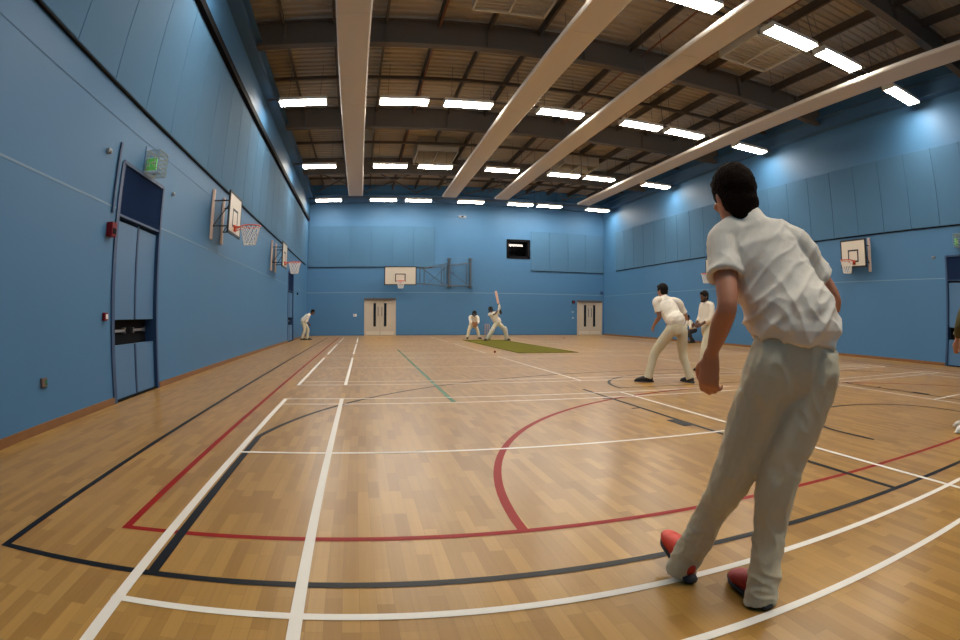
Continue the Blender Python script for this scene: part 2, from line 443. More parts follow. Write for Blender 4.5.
# ------------------------------------------------------------------ side doors (recessed, full height with over-panel)
def side_door(name, xw, s, D, zt):
    """xw wall face, s=+1 room is at +x; D = (y0,y1,0,top); leaves up to zt"""
    y0, y1, _, top = D; ym = (y0 + y1) / 2 + .03
    X = lambda a, b: tuple(sorted((xw + s * a, xw + s * b)))
    d = tag(obj(name, boxes((*X(-.25, -.20), y0, y1, 0, top)), M_dark), kind='structure')
    obj('door_frame', boxes((*X(-.2, .02), y0 - .05, y0 + .05, 0, top), (*X(-.2, .02), y1 - .04, y1 + .03, 0, top), (*X(-.2, .02), y0, y1, top - .02, top + .03)), M_blueedge, d)
    obj('over_panel', bevel_box((*X(-.12, -.01), y0 + .05, y1 - .04, zt + .05, top - .02), .006, 1), M_navy, d)
    obj('over_panel_bead', boxes((*X(-.12, .005), y0 + .05, y1 - .04, zt + .02, zt + .05)), M_blueedge, d)
    for a, b in ((y0 + .06, ym - .025), (ym + .025, y1 - .05)):
        l = obj('door_leaf', boxes((*X(-.12, -.04), a, b, 1.07, zt - .03), (*X(-.12, -.04), a, b, .03, .73)), M_doorblue, d)
        obj('leaf_edging', boxes((*X(-.12, -.03), a - .012, a + .012, .03, .73), (*X(-.12, -.03), a - .012, a + .012, 1.07, zt - .03)), M_blueedge, l)
        obj('push_bar', boxes((*X(-.16, -.135), a + .12, b - .12, .90, .935), (*X(-.2, -.135), a + .12, a + .16, .88, .955), (*X(-.2, -.135), b - .16, b - .12, .88, .955)), M_chrome, l)
    obj('meeting_stile', boxes((*X(-.12, -.03), ym - .02, ym + .02, 1.07, zt), (*X(-.12, -.03), ym - .02, ym + .02, .03, .73)), M_blueedge, d)
    obj('recess', boxes((*X(-.20, -.19), y0 + .05, y1 - .05, .73, 1.07)), M_dark, d)
    obj('threshold', boxes((*X(-.2, 0), y0, y1, 0, .03)), M_dark, d)
side_door('door_1', XL, 1, LDOOR, 2.40)
side_door('door_2', XL, 1, LDOOR2, 2.22)
side_door('door_3', XR, -1, RDOOR, 2.34)

# ------------------------------------------------------------------ far double doors
def far_door(name, D):
    x0, x1, _, top = D; xm = (x0 + x1) / 2
    d = tag(obj(name, boxes((x0, x1, YF + .20, YF + .24, 0, top)), M_dark), kind='structure')
    obj('door_frame', boxes((x0 - .05, x0 + .04, YF - .03, YF + .2, 0, top), (x1 - .04, x1 + .05, YF - .03, YF + .2, 0, top)), M_cream, d)
    obj('door_header', boxes((x0 - .06, x1 + .06, YF - .05, YF + .2, top - .02, top + .10)), M_beam, d)
    for s in (-1, 1):
        a, b = (x0 + .04, xm - .004) if s < 0 else (xm + .004, x1 - .04)
        l = obj('door_leaf', bevel_box((a, b, YF + .02, YF + .07, .01, top - .02), .005, 1), M_cream, d)
        c = xm + s * .31
        obj('vision_panel', boxes((c - .075, c + .075, YF + .008, YF + .02, .52, 1.86)), M_slot, l)
        obj('kick_plate', boxes((a + .03, b - .02, YF + .012, YF + .02, .02, .24)), M_kick, l)
        h = xm + s * .11
        bm = bmesh.new(); tube(bm, [(h, YF + .02, 1.12), (h, YF - .05, 1.15), (h, YF - .05, 1.62), (h, YF + .02, 1.65)], .022, 6)
        obj('pull_handle', bm, M_greysteel, l)
far_door('door_4', FD1)
far_door('door_5', FD2)

# viewing window with a dark room behind
win = tag(obj('window_1', boxes((FWIN[0], FWIN[1], YF + .9, YF + .95, FWIN[2] - .3, FWIN[3] + .3), (FWIN[0] - .1, FWIN[0], YF + .2, YF + .95, FWIN[2] - .3, FWIN[3] + .3), (FWIN[1], FWIN[1] + .1, YF + .2, YF + .95, FWIN[2] - .3, FWIN[3] + .3), (FWIN[0], FWIN[1], YF + .2, YF + .95, FWIN[3] + .2, FWIN[3] + .3), (FWIN[0], FWIN[1], YF + .2, YF + .95, FWIN[2] - .3, FWIN[2] - .2)), M_dark), kind='structure')
fx0, fx1, fz0, fz1 = FWIN
obj('window_frame', boxes((fx0 - .02, fx0 + .12, YF - .03, YF + .2, fz0, fz1), (fx1 - .12, fx1 + .02, YF - .03, YF + .2, fz0, fz1), (fx0, fx1, YF - .03, YF + .2, fz1 - .12, fz1 + .02), (fx0, fx1, YF - .03, YF + .2, fz0 - .02, fz0 + .12)), M_dark, win)
obj('window_glass', boxes((fx0 + .1, fx1 - .1, YF + .10, YF + .11, fz0 + .1, fz1 - .1)), M_glass, win)
obj('room_lamp', boxes((fx0 + .22, fx1 - .26, YF + .70, YF + .80, 5.44, 5.55)), M_roomlamp, win)

# ------------------------------------------------------------------ basketball goals
def ring_pts(c, r, n=28): return [(c[0] + r * cos(2*pi*i/n), c[1] + r * sin(2*pi*i/n), c[2]) for i in range(n)]
def net_bm(c, r, h=.40):
    bm = bmesh.new(); n = 12
    def P(a, t):
        rr = r * (1 - .52 * t + .12 * t * t)
        return (c[0] + rr * cos(a), c[1] + rr * sin(a), c[2] - h * t)
    for i in range(n):
        for s in (-1, 1):
            tube(bm, [P(2*pi*(i + s * 2.2 * t) / n, t) for t in (0, .25, .5, .75, 1)], .008, 4)
    for t in (.98,): tube(bm, [P(2*pi*q/24, t) for q in range(24)], .008, 4, closed=True)
    return bm

def goal_parts(t, w, h, zb, rim_z, deep=.03, off=.0):
    """board in local frame: faces +x, its back at x=off, centred on y=0, bottom at zb"""
    obj('backboard', bevel_box((off, off + deep, -w/2, w/2, zb, zb + h), .004, 1), M_board, t)
    b = .05
    x0, x1 = off - .004, off + deep + .004
    obj('board_border', boxes((x0, x1, -w/2 - .004, -w/2 + b, zb, zb + h), (x0, x1, w/2 - b, w/2 + .004, zb, zb + h), (x0, x1, -w/2, w/2, zb - .004, zb + b), (x0, x1, -w/2, w/2, zb + h - b, zb + h + .004)), M_black, t)
    ww, hh, z0 = .59 / 2, .45, rim_z - .02
    if w < 1.5: ww, hh = .25, .40
    xf = off + deep
    obj('target_square', boxes((xf, xf + .004, -ww, -ww + .05, z0, z0 + hh), (xf, xf + .004, ww - .06, ww, z0, z0 + hh), (xf, xf + .004, -ww, ww, z0 + hh - .05, z0 + hh), (xf, xf + .004, -ww, ww, z0, z0 + .05)), M_black, t)
    c = (xf + .38, 0, rim_z)
    bm = bmesh.new(); tube(bm, ring_pts(c, .228), .014, 8, closed=True)
    box(bm, xf, xf + .03, -.09, .09, rim_z - .10, rim_z + .04); box(bm, xf, xf + .16, -.07, .07, rim_z - .012, rim_z + .008)
    tube(bm, [(xf + .02, -.07, rim_z - .08), (xf + .2, -.14, rim_z)], .009, 6); tube(bm, [(xf + .02, .07, rim_z - .08), (xf + .2, .14, rim_z)], .009, 6)
    rim = obj('rim', bm, M_orange, t, True)
    obj('net', net_bm(c, .225), M_netw, t)

def practice_goal(x, y, rz, label, off=.42):
    t = thing('basketball_goal', label, 'basketball hoop', (x + (.008 if rz == 0 else -.008), y, 0), rz, 'wall-mounted practice hoops')
    for s in (-1, 1):
        obj('wall_post', bevel_box((0, .05, s * .47 - .055, s * .47 + .055, 2.72, 3.80), .006, 1), M_woodpost, t)
    for s in (-1, 1):
        bm = bmesh.new()
        for z in (3.0, 3.55):
            tube(bm, [(.05, s * .47, z), (off, s * .40, z)], .016, 6)
        tube(bm, [(.05, s * .47, 3.0), (off, s * .40, 3.5)], .012, 6)
        obj('bracket', bm, M_black, t)
    goal_parts(t, 1.2, .90, 2.84, 3.03, off=off)
practice_goal(XL, 12.10, 0, 'nearer wall-mounted basketball hoop with wooden posts on the left wall')
practice_goal(XL, 20.45, 0, 'further wall-mounted basketball hoop on the left wall, towards the corner')
practice_goal(XR, 11.85, pi, 'wall-mounted basketball hoop on the right wall, right of the big fielder', off=.38)
practice_goal(XR, 20.40, pi, 'far basketball hoop on the right wall, behind the big fielder\'s upper arm', off=.38)

# main goal swung sideways on its lattice frame on the far wall
t = thing('basketball_goal', 'full-size white basketball backboard on a swing frame at the far wall', 'basketball hoop', (2.03, 31.93, 0), -pi/2)
goal_parts(t, 1.80, 1.05, 2.83, 3.04)
bm = bmesh.new()
def wpt(x, y, z): # world -> local of the goal (rot -90 deg about z)
    dx, dy = x - 2.03, y - 31.93
    return (-dy, dx, z)
for z in (2.92, 3.80):
    tube(bm, [wpt(1.5, 31.96, z), wpt(3.3, 32.15, z), wpt(4.97, 33.05, z + (.40 if z > 3 else -.05))], .028, 6)
    tube(bm, [wpt(3.3, 32.6, z), wpt(6.22, 33.05, z + (.40 if z > 3 else -.05))], .022, 6)
for x, y in ((3.15, 32.12), (3.4, 32.2), (4.45, 32.8), (4.62, 32.86), (4.80, 32.95), (5.95, 33.0)):
    tube(bm, [wpt(x, y, 2.9), wpt(x, y, 3.85 + .12 * (x - 3.1))], .022, 6)
tube(bm, [wpt(3.3, 32.15, 3.78), wpt(4.6, 32.86, 2.92)], .018, 6); tube(bm, [wpt(3.6, 32.3, 2.92), wpt(4.9, 33.0, 4.1)], .014, 6)
tube(bm, [wpt(5.0, 33.05, 3.7), wpt(6.1, 33.05, 2.9)], .018, 6); tube(bm, [wpt(4.9, 33.05, 2.86), wpt(6.2, 33.05, 2.86)], .03, 6)
tube(bm, [wpt(4.9, 33.05, 4.10), wpt(6.1, 33.05, 4.22)], .018, 6)
obj('swing_frame', bm, M_greysteel, t)
for x in (4.97, 6.22):
    px, py, _ = wpt(x, 33.17, 0)
    obj('mast', boxes((px - .11, px + .05, py - .055, py + .055, 2.82, 4.46), (px - .13, px + .12, py - .09, py + .09, 4.40, 4.50), (px - .13, px + .12, py - .09, py + .09, 2.78, 2.88)), M_greysteel, t)

# ------------------------------------------------------------------ small wall fittings
def cage_sign(xw, s, y, z, label):
    t = thing('exit_sign', label, 'exit sign', (xw, y, z), 0 if s > 0 else pi, 'caged emergency exit signs')
    obj('sign_box', bevel_box((.03, .20, -.165, -.115, -.09, .09), .006, 1), M_green_sign, t)
    bm = bmesh.new()
    # white running figure, arrow and doorway on both faces
    for f in (-1, 1):
        yy = -.14 + f * .0265
        for a, b, c, d in ((.045, .065, .01, .03), (.045, .08, -.03, .0), (.075, .09, -.06, -.03), (.04, .05, -.06, -.03), (.10, .145, -.02, .0), (.135, .15, -.04, .02), (.165, .185, -.07, .06)):
            box(bm, a, b, yy - .002, yy + .002, c + .02, d + .02)
    obj('pictogram', bm, M_white, t)
    bm = bmesh.new()
    x0, x1, y0, y1, z0, z1 = 0, .26, -.19, .17, -.14, .20
    for a in (0, .14, .28, 1):
        xx = x0 + (x1 - x0) * a
        tube(bm, [(xx, y0, z0), (xx, y1, z0), (xx, y1, z1), (xx, y0, z1)], .006, 5, closed=True)
    for q in range(6):
        zz = z0 + (z1 - z0) * q / 5; tube(bm, [(x0, y0, zz), (x1, y0, zz), (x1, y1, zz), (x0, y1, zz)], .005, 5)
        yy = y0 + (y1 - y0) * q / 5; tube(bm, [(x0, yy, z0), (x1, yy, z0), (x1, yy, z1), (x0, yy, z1)], .005, 5)
    obj('wire_cage', bm, M_wire, t)
    obj('mounting_plate', boxes((-.0, .012, -.22, .22, -.17, .27)), M_doorblue, t)
cage_sign(XL, 1, 7.68, 3.30, 'green exit sign in a wire cage above the left wall door')
cage_sign(XR, -1, 7.40, 3.42, 'exit sign in a wire cage above the right wall door, at the photo edge')

def fitting(name, b, m, label, cat, group=None, extra=None):
    """small wall box with a face part"""
    t = thing(name, label, cat, ((b[0] + b[1]) / 2, (b[2] + b[3]) / 2, b[4]), 0, group)
    cx, cy, cz = t.location
    obj('body', bevel_box((b[0] - cx, b[1] - cx, b[2] - cy, b[3] - cy, 0, b[5] - cz), min(.01, (b[1]-b[0]) / 4, (b[3]-b[2]) / 4), 2), m, t)
    if extra:
        e, em, en = extra; obj(en, boxes((e[0] - cx, e[1] - cx, e[2] - cy, e[3] - cy, e[4] - cz, e[5] - cz)), em, t)
    return t
fitting('alarm_sounder', (XL, XL + .10, 6.40, 6.56, 2.10, 2.28), M_red, 'dark red alarm sounder box high on the left wall beside the door', 'alarm', None, ((XL + .10, XL + .108, 6.43, 6.53, 2.13, 2.20), M_dark, 'grille'))
fitting('call_point', (XL, XL + .05, 6.40, 6.50, 1.06, 1.16), M_red, 'red fire alarm call point at hand height beside the left wall door', 'fire alarm', None, ((XL + .05, XL + .056, 6.42, 6.48, 1.08, 1.14), M_white, 'glass_face'))
fitting('wall_socket', (XL, XL + .03, 4.76, 4.88, .43, .52), M_socket, 'small dull brownish socket plate low on the left wall', 'socket', None, ((XL + .03, XL + .034, 4.83, 4.87, .45, .50), M_lg, 'switch'))
fitting('detector', (XL, XL + .05, 6.10, 6.20, 3.11, 3.17), M_fitting, 'small white detector on the left wall, left of the door', 'detector', None, ((XL + .05, XL + .055, 6.13, 6.17, 3.115, 3.14), M_beam, 'lens'))
fitting('detector', (XL, XL + .05, 8.90, 8.98, 3.11, 3.17), M_fitting, 'small white detector on the left wall, right of the door', 'detector', None, ((XL + .05, XL + .055, 8.92, 8.96, 3.115, 3.14), M_beam, 'lens'))
fitting('detector', (XR - .05, XR, 8.50, 8.62, 3.01, 3.07), M_fitting, 'small white detector on the right wall beside the door', 'detector', None, ((XR - .055, XR - .05, 8.53, 8.59, 3.02, 3.06), M_beam, 'lens'))
tag(obj('cable_conduit', bevel_box((XL, XL + .03, 6.50, 6.56, 2.42, 3.36), .006, 1), M_blueedge), 'thin blue vertical conduit on the left wall beside the navy door panel', 'conduit')
fitting('alarm_sounder', (12.60, 12.78, YF - .09, YF, 1.94, 2.12), M_dark, 'dark round alarm sounder on the far wall by the right-hand doors', 'alarm', None, ((12.64, 12.74, YF - .10, YF - .09, 1.98, 2.08), M_red, 'cover'))
fitting('light_switch', (12.58, 12.72, YF - .03, YF, 1.36, 1.46), M_wline, 'upper pale switch plate left of the far right doors', 'switch', None, ((12.63, 12.67, YF - .04, YF - .03, 1.39, 1.43), M_white, 'rocker'))
fitting('light_switch', (12.60, 12.74, YF - .03, YF, 1.00, 1.10), M_wline, 'lower pale switch plate left of the far right doors', 'switch', None, ((12.65, 12.69, YF - .04, YF - .03, 1.03, 1.07), M_white, 'rocker'))
fitting('light_switch', (-.62, -.42, YF - .03, YF, 1.10, 1.24), M_white, 'pale double switch plate left of the cream doors on the far wall', 'switch', None, ((-.58, -.53, YF - .04, YF - .03, 1.14, 1.20), M_beam, 'rocker'))
fitting('wall_camera', (5.50, 5.95, YF - .10, YF, 6.95, 7.08), M_fitting, 'small white fitting high on the far wall between two strip lights', 'camera', None, ((5.66, 5.78, YF - .13, YF - .10, 6.98, 7.06), M_dark, 'lens'))
fitting('wall_box', (14.50, 14.68, YF - .12, YF, 2.55, 2.75), M_steelblue, 'small dark blue box in the far right corner above the doors', 'junction box', None, ((14.55, 14.63, YF - .13, YF - .12, 2.60, 2.70), M_navy, 'lid'))
fitting('wall_socket', (XL, XL + .05, 28.3, 28.5, 2.18, 2.30), M_dark, 'small dark box on the left wall beyond the far door', 'junction box', None, ((XL + .05, XL + .056, 28.34, 28.46, 2.20, 2.28), M_navy, 'lid'))

# ------------------------------------------------------------------ cricket things
bm = bevel_box((4.50, 6.40, 16.30, 25.95, .0035, .016), .004, 1)
tag(obj('cricket_mat', bm, M_matgreen), 'long green cricket mat lying on the wooden floor', 'mat')

wk = thing('wicket', 'set of cricket stumps standing on the mat between keeper and batsman', 'wicket', (5.62, 25.75, .016))
obj('base', bevel_box((-.15, .15, -.05, .05, 0, .03), .008, 1), M_dark, wk)
for s in (-1, 0, 1):
    bm = bmesh.new(); tube(bm, [(s * .095, 0, .03), (s * .095, 0, .68), (s * .095, 0, .71)], [.019, .019, .010], 8)
    obj('stump', bm, M_stump, wk, True)
for s in (-1, 1):
    bm = bmesh.new(); tube(bm, [(s * .0475 - .05, 0, .718), (s * .0475 + .05, 0, .718)], .008, 6)
    obj('bail', bm, M_stump, wk)
bm = bmesh.new(); bmesh.ops.create_uvsphere(bm, u_segments=16, v_segments=10, radius=.038)
bl = obj('cricket_ball', bm, M_ball, None, True); bl.location = (3.84, 16.52, .0395)
tag(bl, 'small dark red cricket ball on the floor left of the green mat', 'ball')

# ================================================================== PEOPLE
def smooth_path(pts, rad, sub=4):
    """Catmull-Rom through joints, radii interpolated"""
    P = [V(p) for p in pts]; out = []; R = []
    n = len(P)
    for i in range(n - 1):
        p0, p1, p2, p3 = P[max(i-1, 0)], P[i], P[i+1], P[min(i+2, n-1)]
        for k in range(sub):
            t = k / sub
            q = .5 * ((2*p1) + (p2 - p0)*t + (2*p0 - 5*p1 + 4*p2 - p3)*t*t + (3*p1 - p0 - 3*p2 + p3)*t**3)
            out.append(q)
            ra, rb = rad[i], rad[i+1]
            if not isinstance(ra, tuple): ra = (ra, ra)
            if not isinstance(rb, tuple): rb = (rb, rb)
            s = t * t * (3 - 2 * t)
            R.append((ra[0] + (rb[0]-ra[0]) * s, ra[1] + (rb[1]-ra[1]) * s))
    out.append(P[-1]); r = rad[-1]; R.append(r if isinstance(r, tuple) else (r, r))
    return out, R

def limb(bm, pts, rad, wide=None, n=14, sub=4, cap0=True, cap1=True, hollow=False):
    """tapered limb with elliptic sections; wide = direction of the first radius"""
    C, R = smooth_path(pts, rad, sub)
    rings = []; N = len(C); a0 = None
    def axes(d):
        nonlocal a0
        ref = a0 if a0 is not None else (V(wide) if wide is not None else None)
        if ref is None: a, b = frame_axes(d)
        else:
            a = ref - d * ref.dot(d)
            if a.length < 1e-4: a, _ = frame_axes(d)
            a.normalize(); b = d.cross(a)
        a0 = a
        return a, b
    def ring(c, a, b, ra, rb): return [bm.verts.new(c + a * (ra * cos(2*pi*k/n)) + b * (rb * sin(2*pi*k/n))) for k in range(n)]
    tip0 = tip1 = None
    for i in range(N):
        d = (C[min(i+1, N-1)] - C[max(i-1, 0)]).normalized()
        a, b = axes(d); ra, rb = R[i]
        if i == 0 and cap0:
            e = min(ra, rb)
            tip0 = bm.verts.new(C[0] - d * e)
            rings.append(ring(C[0] - d * e * .75, a, b, ra * .66, rb * .66))
        rings.append(ring(C[i], a, b, ra, rb))
        if i == N - 1 and cap1:
            e = min(ra, rb)
            rings.append(ring(C[i] + d * e * .75, a, b, ra * .66, rb * .66))
            tip1 = bm.verts.new(C[i] + d * e)
        if i == N - 1 and hollow:                          # open cloth end: the edge turns back inside
            rings.append(ring(C[i] + d * .004, a, b, ra - .012, rb - .012)); rings.append(ring(C[i] - d * .03, a, b, ra - .014, rb - .014))
    for i in range(len(rings) - 1):
        A, B = rings[i], rings[i+1]
        for k in range(n): bm.faces.new((A[k], A[(k+1) % n], B[(k+1) % n], B[k]))
    A = rings[0]
    if tip0: [bm.faces.new((tip0, A[(k+1) % n], A[k])) for k in range(n)]
    else: bm.faces.new(A[::-1])
    A = rings[-1]
    if tip1: [bm.faces.new((tip1, A[k], A[(k+1) % n])) for k in range(n)]
    else: bm.faces.new(A)

def blob(bm, c, ax, r, nu=16, nv=10):
    """ellipsoid; ax = (x,y,z) axis vectors, r = radii"""
    c = V(c); X, Y, Z = ax
    top = bm.verts.new(c + Z * r[2]); bot = bm.verts.new(c - Z * r[2]); rows = []
    for j in range(1, nv):
        t = pi * j / nv
        rows.append([bm.verts.new(c + X * (r[0] * sin(t) * cos(2*pi*k/nu)) + Y * (r[1] * sin(t) * sin(2*pi*k/nu)) + Z * (r[2] * cos(t))) for k in range(nu)])
    for k in range(nu):
        bm.faces.new((top, rows[0][k], rows[0][(k+1) % nu])); bm.faces.new((bot, rows[-1][(k+1) % nu], rows[-1][k]))
        for j in range(len(rows) - 1): bm.faces.new((rows[j][k], rows[j+1][k], rows[j+1][(k+1) % nu], rows[j][(k+1) % nu]))

def fuse(bm, voxel, smooth_it=3, wr=None):
    """union closed shapes into one continuous surface"""
    me = bpy.data.meshes.new('tmp'); bmesh.ops.recalc_face_normals(bm, faces=bm.faces); bm.to_mesh(me); bm.free()
    o = bpy.data.objects.new('tmp', me); COL.objects.link(o)
    m = o.modifiers.new('r', 'REMESH'); m.mode = 'VOXEL'; m.voxel_size = voxel; m.use_smooth_shade = True
    s = o.modifiers.new('s', 'SMOOTH'); s.factor = .5; s.iterations = smooth_it
    dg = bpy.context.evaluated_depsgraph_get(); dg.update()
    out = bpy.data.meshes.new_from_object(o.evaluated_get(dg), preserve_all_data_layers=False, depsgraph=dg)
    bpy.data.objects.remove(o); bpy.data.meshes.remove(me)
    if wr:
        nrm = [v.normal.copy() for v in out.vertices]
        for v, nn in zip(out.vertices, nrm): v.co += nn * wr(v.co)
    out.materials.clear()
    for p in out.polygons: p.use_smooth = True
    return out

def hand(bm, wrist, d, palm, curl, side, size=1.0):
    """five-fingered hand. d: wrist->knuckles, palm: palm normal, side: +1 thumb on +cross side"""
    d = V(d).normalized(); pn = V(palm); pn = (pn - d * pn.dot(d)).normalized(); a = d.cross(pn).normalized() * side
    s = size; w = V(wrist)
    limb(bm, [w - d * .02 * s, w + d * .035 * s, w + d * .085 * s], [(.026*s, .019*s), (.038*s, .016*s), (.040*s, .013*s)], wide=a, n=12, sub=2)
    L = [.072, .082, .076, .060]
    for i in range(4):
        off = (1.5 - i) * .0205 * s
        base = w + d * (.086 - .004 * abs(1.2 - i)) * s + a * off
        p = [base - d * .02 * s, base]; ang = 0; cur = base
        for seg in (.45, .32, .23):
            ang += curl * (1.0 if seg > .4 else 1.15) + .05 * i
            dd = d * cos(ang) + pn * sin(ang)
            cur = cur + dd * L[i] * seg * s; p.append(cur)
        limb(bm, p, [.0095*s, .0095*s, .009*s, .0083*s, .007*s], n=8, sub=2)
    b = w + d * .022 * s + a * .026 * s
    t1 = b + (d * .55 + a * .65 + pn * .45) * .042 * s; t2 = t1 + (d * .85 + a * .15 + pn * .45) * .030 * s; t3 = t2 + (d * .9 - a * .1 + pn * .4) * .022 * s
    limb(bm, [b - a * .015 * s, b, t1, t2, t3], [.013*s, .014*s, .0115*s, .0105*s, .0085*s], n=8, sub=2)

def head_shape(bm, c, X, Y, Z, s=1.0):
    """X right, Y face forward, Z up; c centre of the head"""
    # (z, half width, front, back)
    prof = [(-.118, .022, .070, -.02), (-.105, .040, .084, .012), (-.085, .052, .088, .042), (-.055, .062, .088, .066), (-.02, .069, .088, .084), (.015, .073, .089, .094), (.05, .075, .090, .098), (.08, .070, .082, .094), (.102, .054, .060, .076), (.116, .030, .03, .045)]
    n = 20; rings = []
    for z, hw, f, b in prof:
        yc, yr = (f - b) / 2, (f + b) / 2
        rings.append([bm.verts.new(c + (X * (hw * cos(2*pi*k/n)) + Y * (yc + yr * sin(2*pi*k/n)) + Z * z) * s) for k in range(n)])
    for i in range(len(rings) - 1):
        A, B = rings[i], rings[i+1]
        for k in range(n): bm.faces.new((A[k], A[(k+1) % n], B[(k+1) % n], B[k]))
    bm.faces.new(rings[0][::-1]); bm.faces.new(rings[-1])
    P = lambda x, y, z: c + (X * x + Y * y + Z * z) * s
    limb(bm, [P(0, .082, .025), P(0, .100, -.012), P(0, .104, -.026), P(0, .088, -.034)], [.009*s, .011*s, .014*s, .010*s], n=8, sub=2)  # nose
    limb(bm, [P(-.045, .076, .036), P(0, .088, .034), P(.045, .076, .036)], [.008*s, .009*s, .008*s], n=8, sub=2)                        # brow
    limb(bm, [P(-.022, .081, -.062), P(0, .088, -.060), P(.022, .081, -.062)], [.006*s, .008*s, .006*s], n=8, sub=2)                     # lips
    for sx in (-1, 1):
        blob(bm, P(sx * .076, -.006, -.008), ((Y * .95 + X * sx * .3).normalized(), X, Z), (.018*s, .009*s, .032*s), 10, 8)               # ears
        blob(bm, P(sx * .045, .062, -.012), (X, Y, Z), (.022*s, .02*s, .018*s), 10, 8)                                                    # cheeks

def unit(v): return V(v).normalized()

def person(label, J, skin, shirt, trouser, shoe, hairm, voxel=.012, group=None, headgear=None, extras=None, wrinkle=0.0, sleeve=.72, hand_size=1.0, curl=.45, loose=1.0, beard=False, shoe_r=None, root=None, sole=None):
    """J: world joints. pelvis chest neck head face up  sl sr el er wl wr (handl handr dirs, palml palmr)  hl hr kl kr al ar tl tr"""
    J = {k: (V(v) if not isinstance(v, (int, float)) else v) for k, v in J.items()}
    base = root if root is not None else V((J['pelvis'].x, J['pelvis'].y, 0))
    T = thing('person', label, 'person', base, 0, group)
    def add(name, me, m, par=T):
        me.transform(Matrix.Translation(-V(base)))
        return link(name, me, m, par)
    sR = unit(J['sr'] - J['sl']); hR = unit(J['hr'] - J['hl'])
    pel, che, nek, hd = J['pelvis'], J['chest'], J['neck'], J['head']
    F = unit(J['face']); U = unit(J['up']); U = unit(U - F * U.dot(F)); X = unit(F.cross(U))
    mid = pel.lerp(che, .5)
    # ---------------- body
    bm = bmesh.new()
    limb(bm, [pel, mid, che], [(.118, .085), (.112, .080), (.140, .096)], wide=hR.lerp(sR, .5), n=20)
    limb(bm, [che, che.lerp(nek, .75), nek], [(.145, .100), (.125, .075), (.060, .060)], wide=sR, n=20)
    limb(bm, [nek - unit(nek - che) * .05, nek, hd - U * .055 - F * .012], [.066, .058, .055], n=14)
    head_shape(bm, hd, X, F, U)
    for s in 'lr':
        S, E, W = J['s'+s], J['e'+s], J['w'+s]
        inn = S.lerp(nek, .35)
        limb(bm, [inn, S, S.lerp(E, .5), E, E.lerp(W, .35), W], [.050, .052, .045, .036, .038, (.027, .021)], n=14)
        hdir = J.get('hand'+s, W - E); pal = J.get('palm'+s, V((0, -1, 0)))
        hand(bm, W + unit(hdir) * .012, hdir, pal, curl, -1 if s == 'l' else 1, hand_size)
        H, K, A_ = J['h'+s], J['k'+s], J['a'+s]
        limb(bm, [H.lerp(pel, .3), H, H.lerp(K, .5), K, K.lerp(A_, .35), A_], [.070, .072, .066, .054, .053, .037], n=14)
        limb(bm, [A_, A_.lerp(J['t'+s], .45) - V((0, 0, .008)), A_.lerp(J['t'+s], .76) + V((0, 0, .006))], [.034, .030, .018], n=10)
    add('body', fuse(bm, voxel, 2), skin)
    # ---------------- eyes
    for sx in (-1, 1):
        bm = bmesh.new(); blob(bm, hd + X * sx * .031 + F * .079 + U * .012, (X, F, U), (.013, .010, .008), 10, 8)
        me = bpy.data.meshes.new('eye'); bm.to_mesh(me); bm.free(); add('eye', me, M_darkcloth)
    # ---------------- hair
    bm = bmesh.new()
    blob(bm, hd - F * .012 + U * .040, (X, F, U), (.086, .104, .096), 20, 14)
    limb(bm, [hd + U * .03 - F * .01, hd - F * .032 - U * .03, hd - F * .040 - U * .080], [(.086, .098), (.078, .066), (.056, .036)], wide=X, n=18)
    blob(bm, hd + F * .055 + U * .085, (X, F, U), (.060, .045, .032), 14, 10)
    if beard:
        limb(bm, [hd + X * .066 + F * .02 - U * .04, hd + X * .05 + F * .06 - U * .085, hd + F * .082 - U * .098, hd - X * .05 + F * .06 - U * .085, hd - X * .066 + F * .02 - U * .04], [.012, .018, .022, .018, .012], n=10)
    ww = (lambda p: .003 * noise.noise(p * 40) + .0025 * noise.noise(p * 95)) if wrinkle else None
    add('hair', fuse(bm, max(.006, voxel * .8), 1, ww), hairm)
    # ---------------- shirt
    Lw = loose; Tw = J.get('tw', loose)
    tf = unit(nek - pel)
    bm = bmesh.new()
    hem = pel.lerp(che, J.get('hem', .12)); hr_ = J.get('hemr', .168); mr = J.get('midr', .168 * Lw); mo = J.get('midoff', V((0, 0, 0)))
    hem2 = hem + (V((0, 0, .07)) if hem.z < mid.z - .06 else tf * .03)
    limb(bm, [hem + mo * .8, hem2 + mo, mid.lerp(che, .25) + mo, che, che.lerp(nek, .55)], [(hr_, hr_ * .80), (hr_ * 1.02, hr_ * .84), (mr, mr * .80), (.178*Lw, .130*Lw), (.168, .105)], wide=sR, n=24, cap0=False)
    limb(bm, [che.lerp(nek, .45), che.lerp(nek, .82), nek], [(.170, .105), (.130, .085), (.072, .070)], wide=sR, n=20)
    limb(bm, [nek - tf * .03, nek + tf * .012 - F * .006], [(.070, .070), (.066, .066)], n=16, cap0=True, cap1=False)
    for s in 'lr':
        S, E = J['s'+s], J['e'+s]; tip = S.lerp(E, sleeve)
        if sleeve > 1: tip = E.lerp(J['w'+s], sleeve - 1)
        ptsv = [S.lerp(nek, .45), S, S.lerp(E, min(sleeve, 1) * .55), tip] if sleeve <= 1 else [S.lerp(nek, .45), S, E, tip]
        limb(bm, ptsv, [.068, .072*Lw, .066*Lw, .070*Lw if sleeve <= 1 else .048], n=18, cap1=False, hollow=wrinkle > 0 and sleeve <= 1)
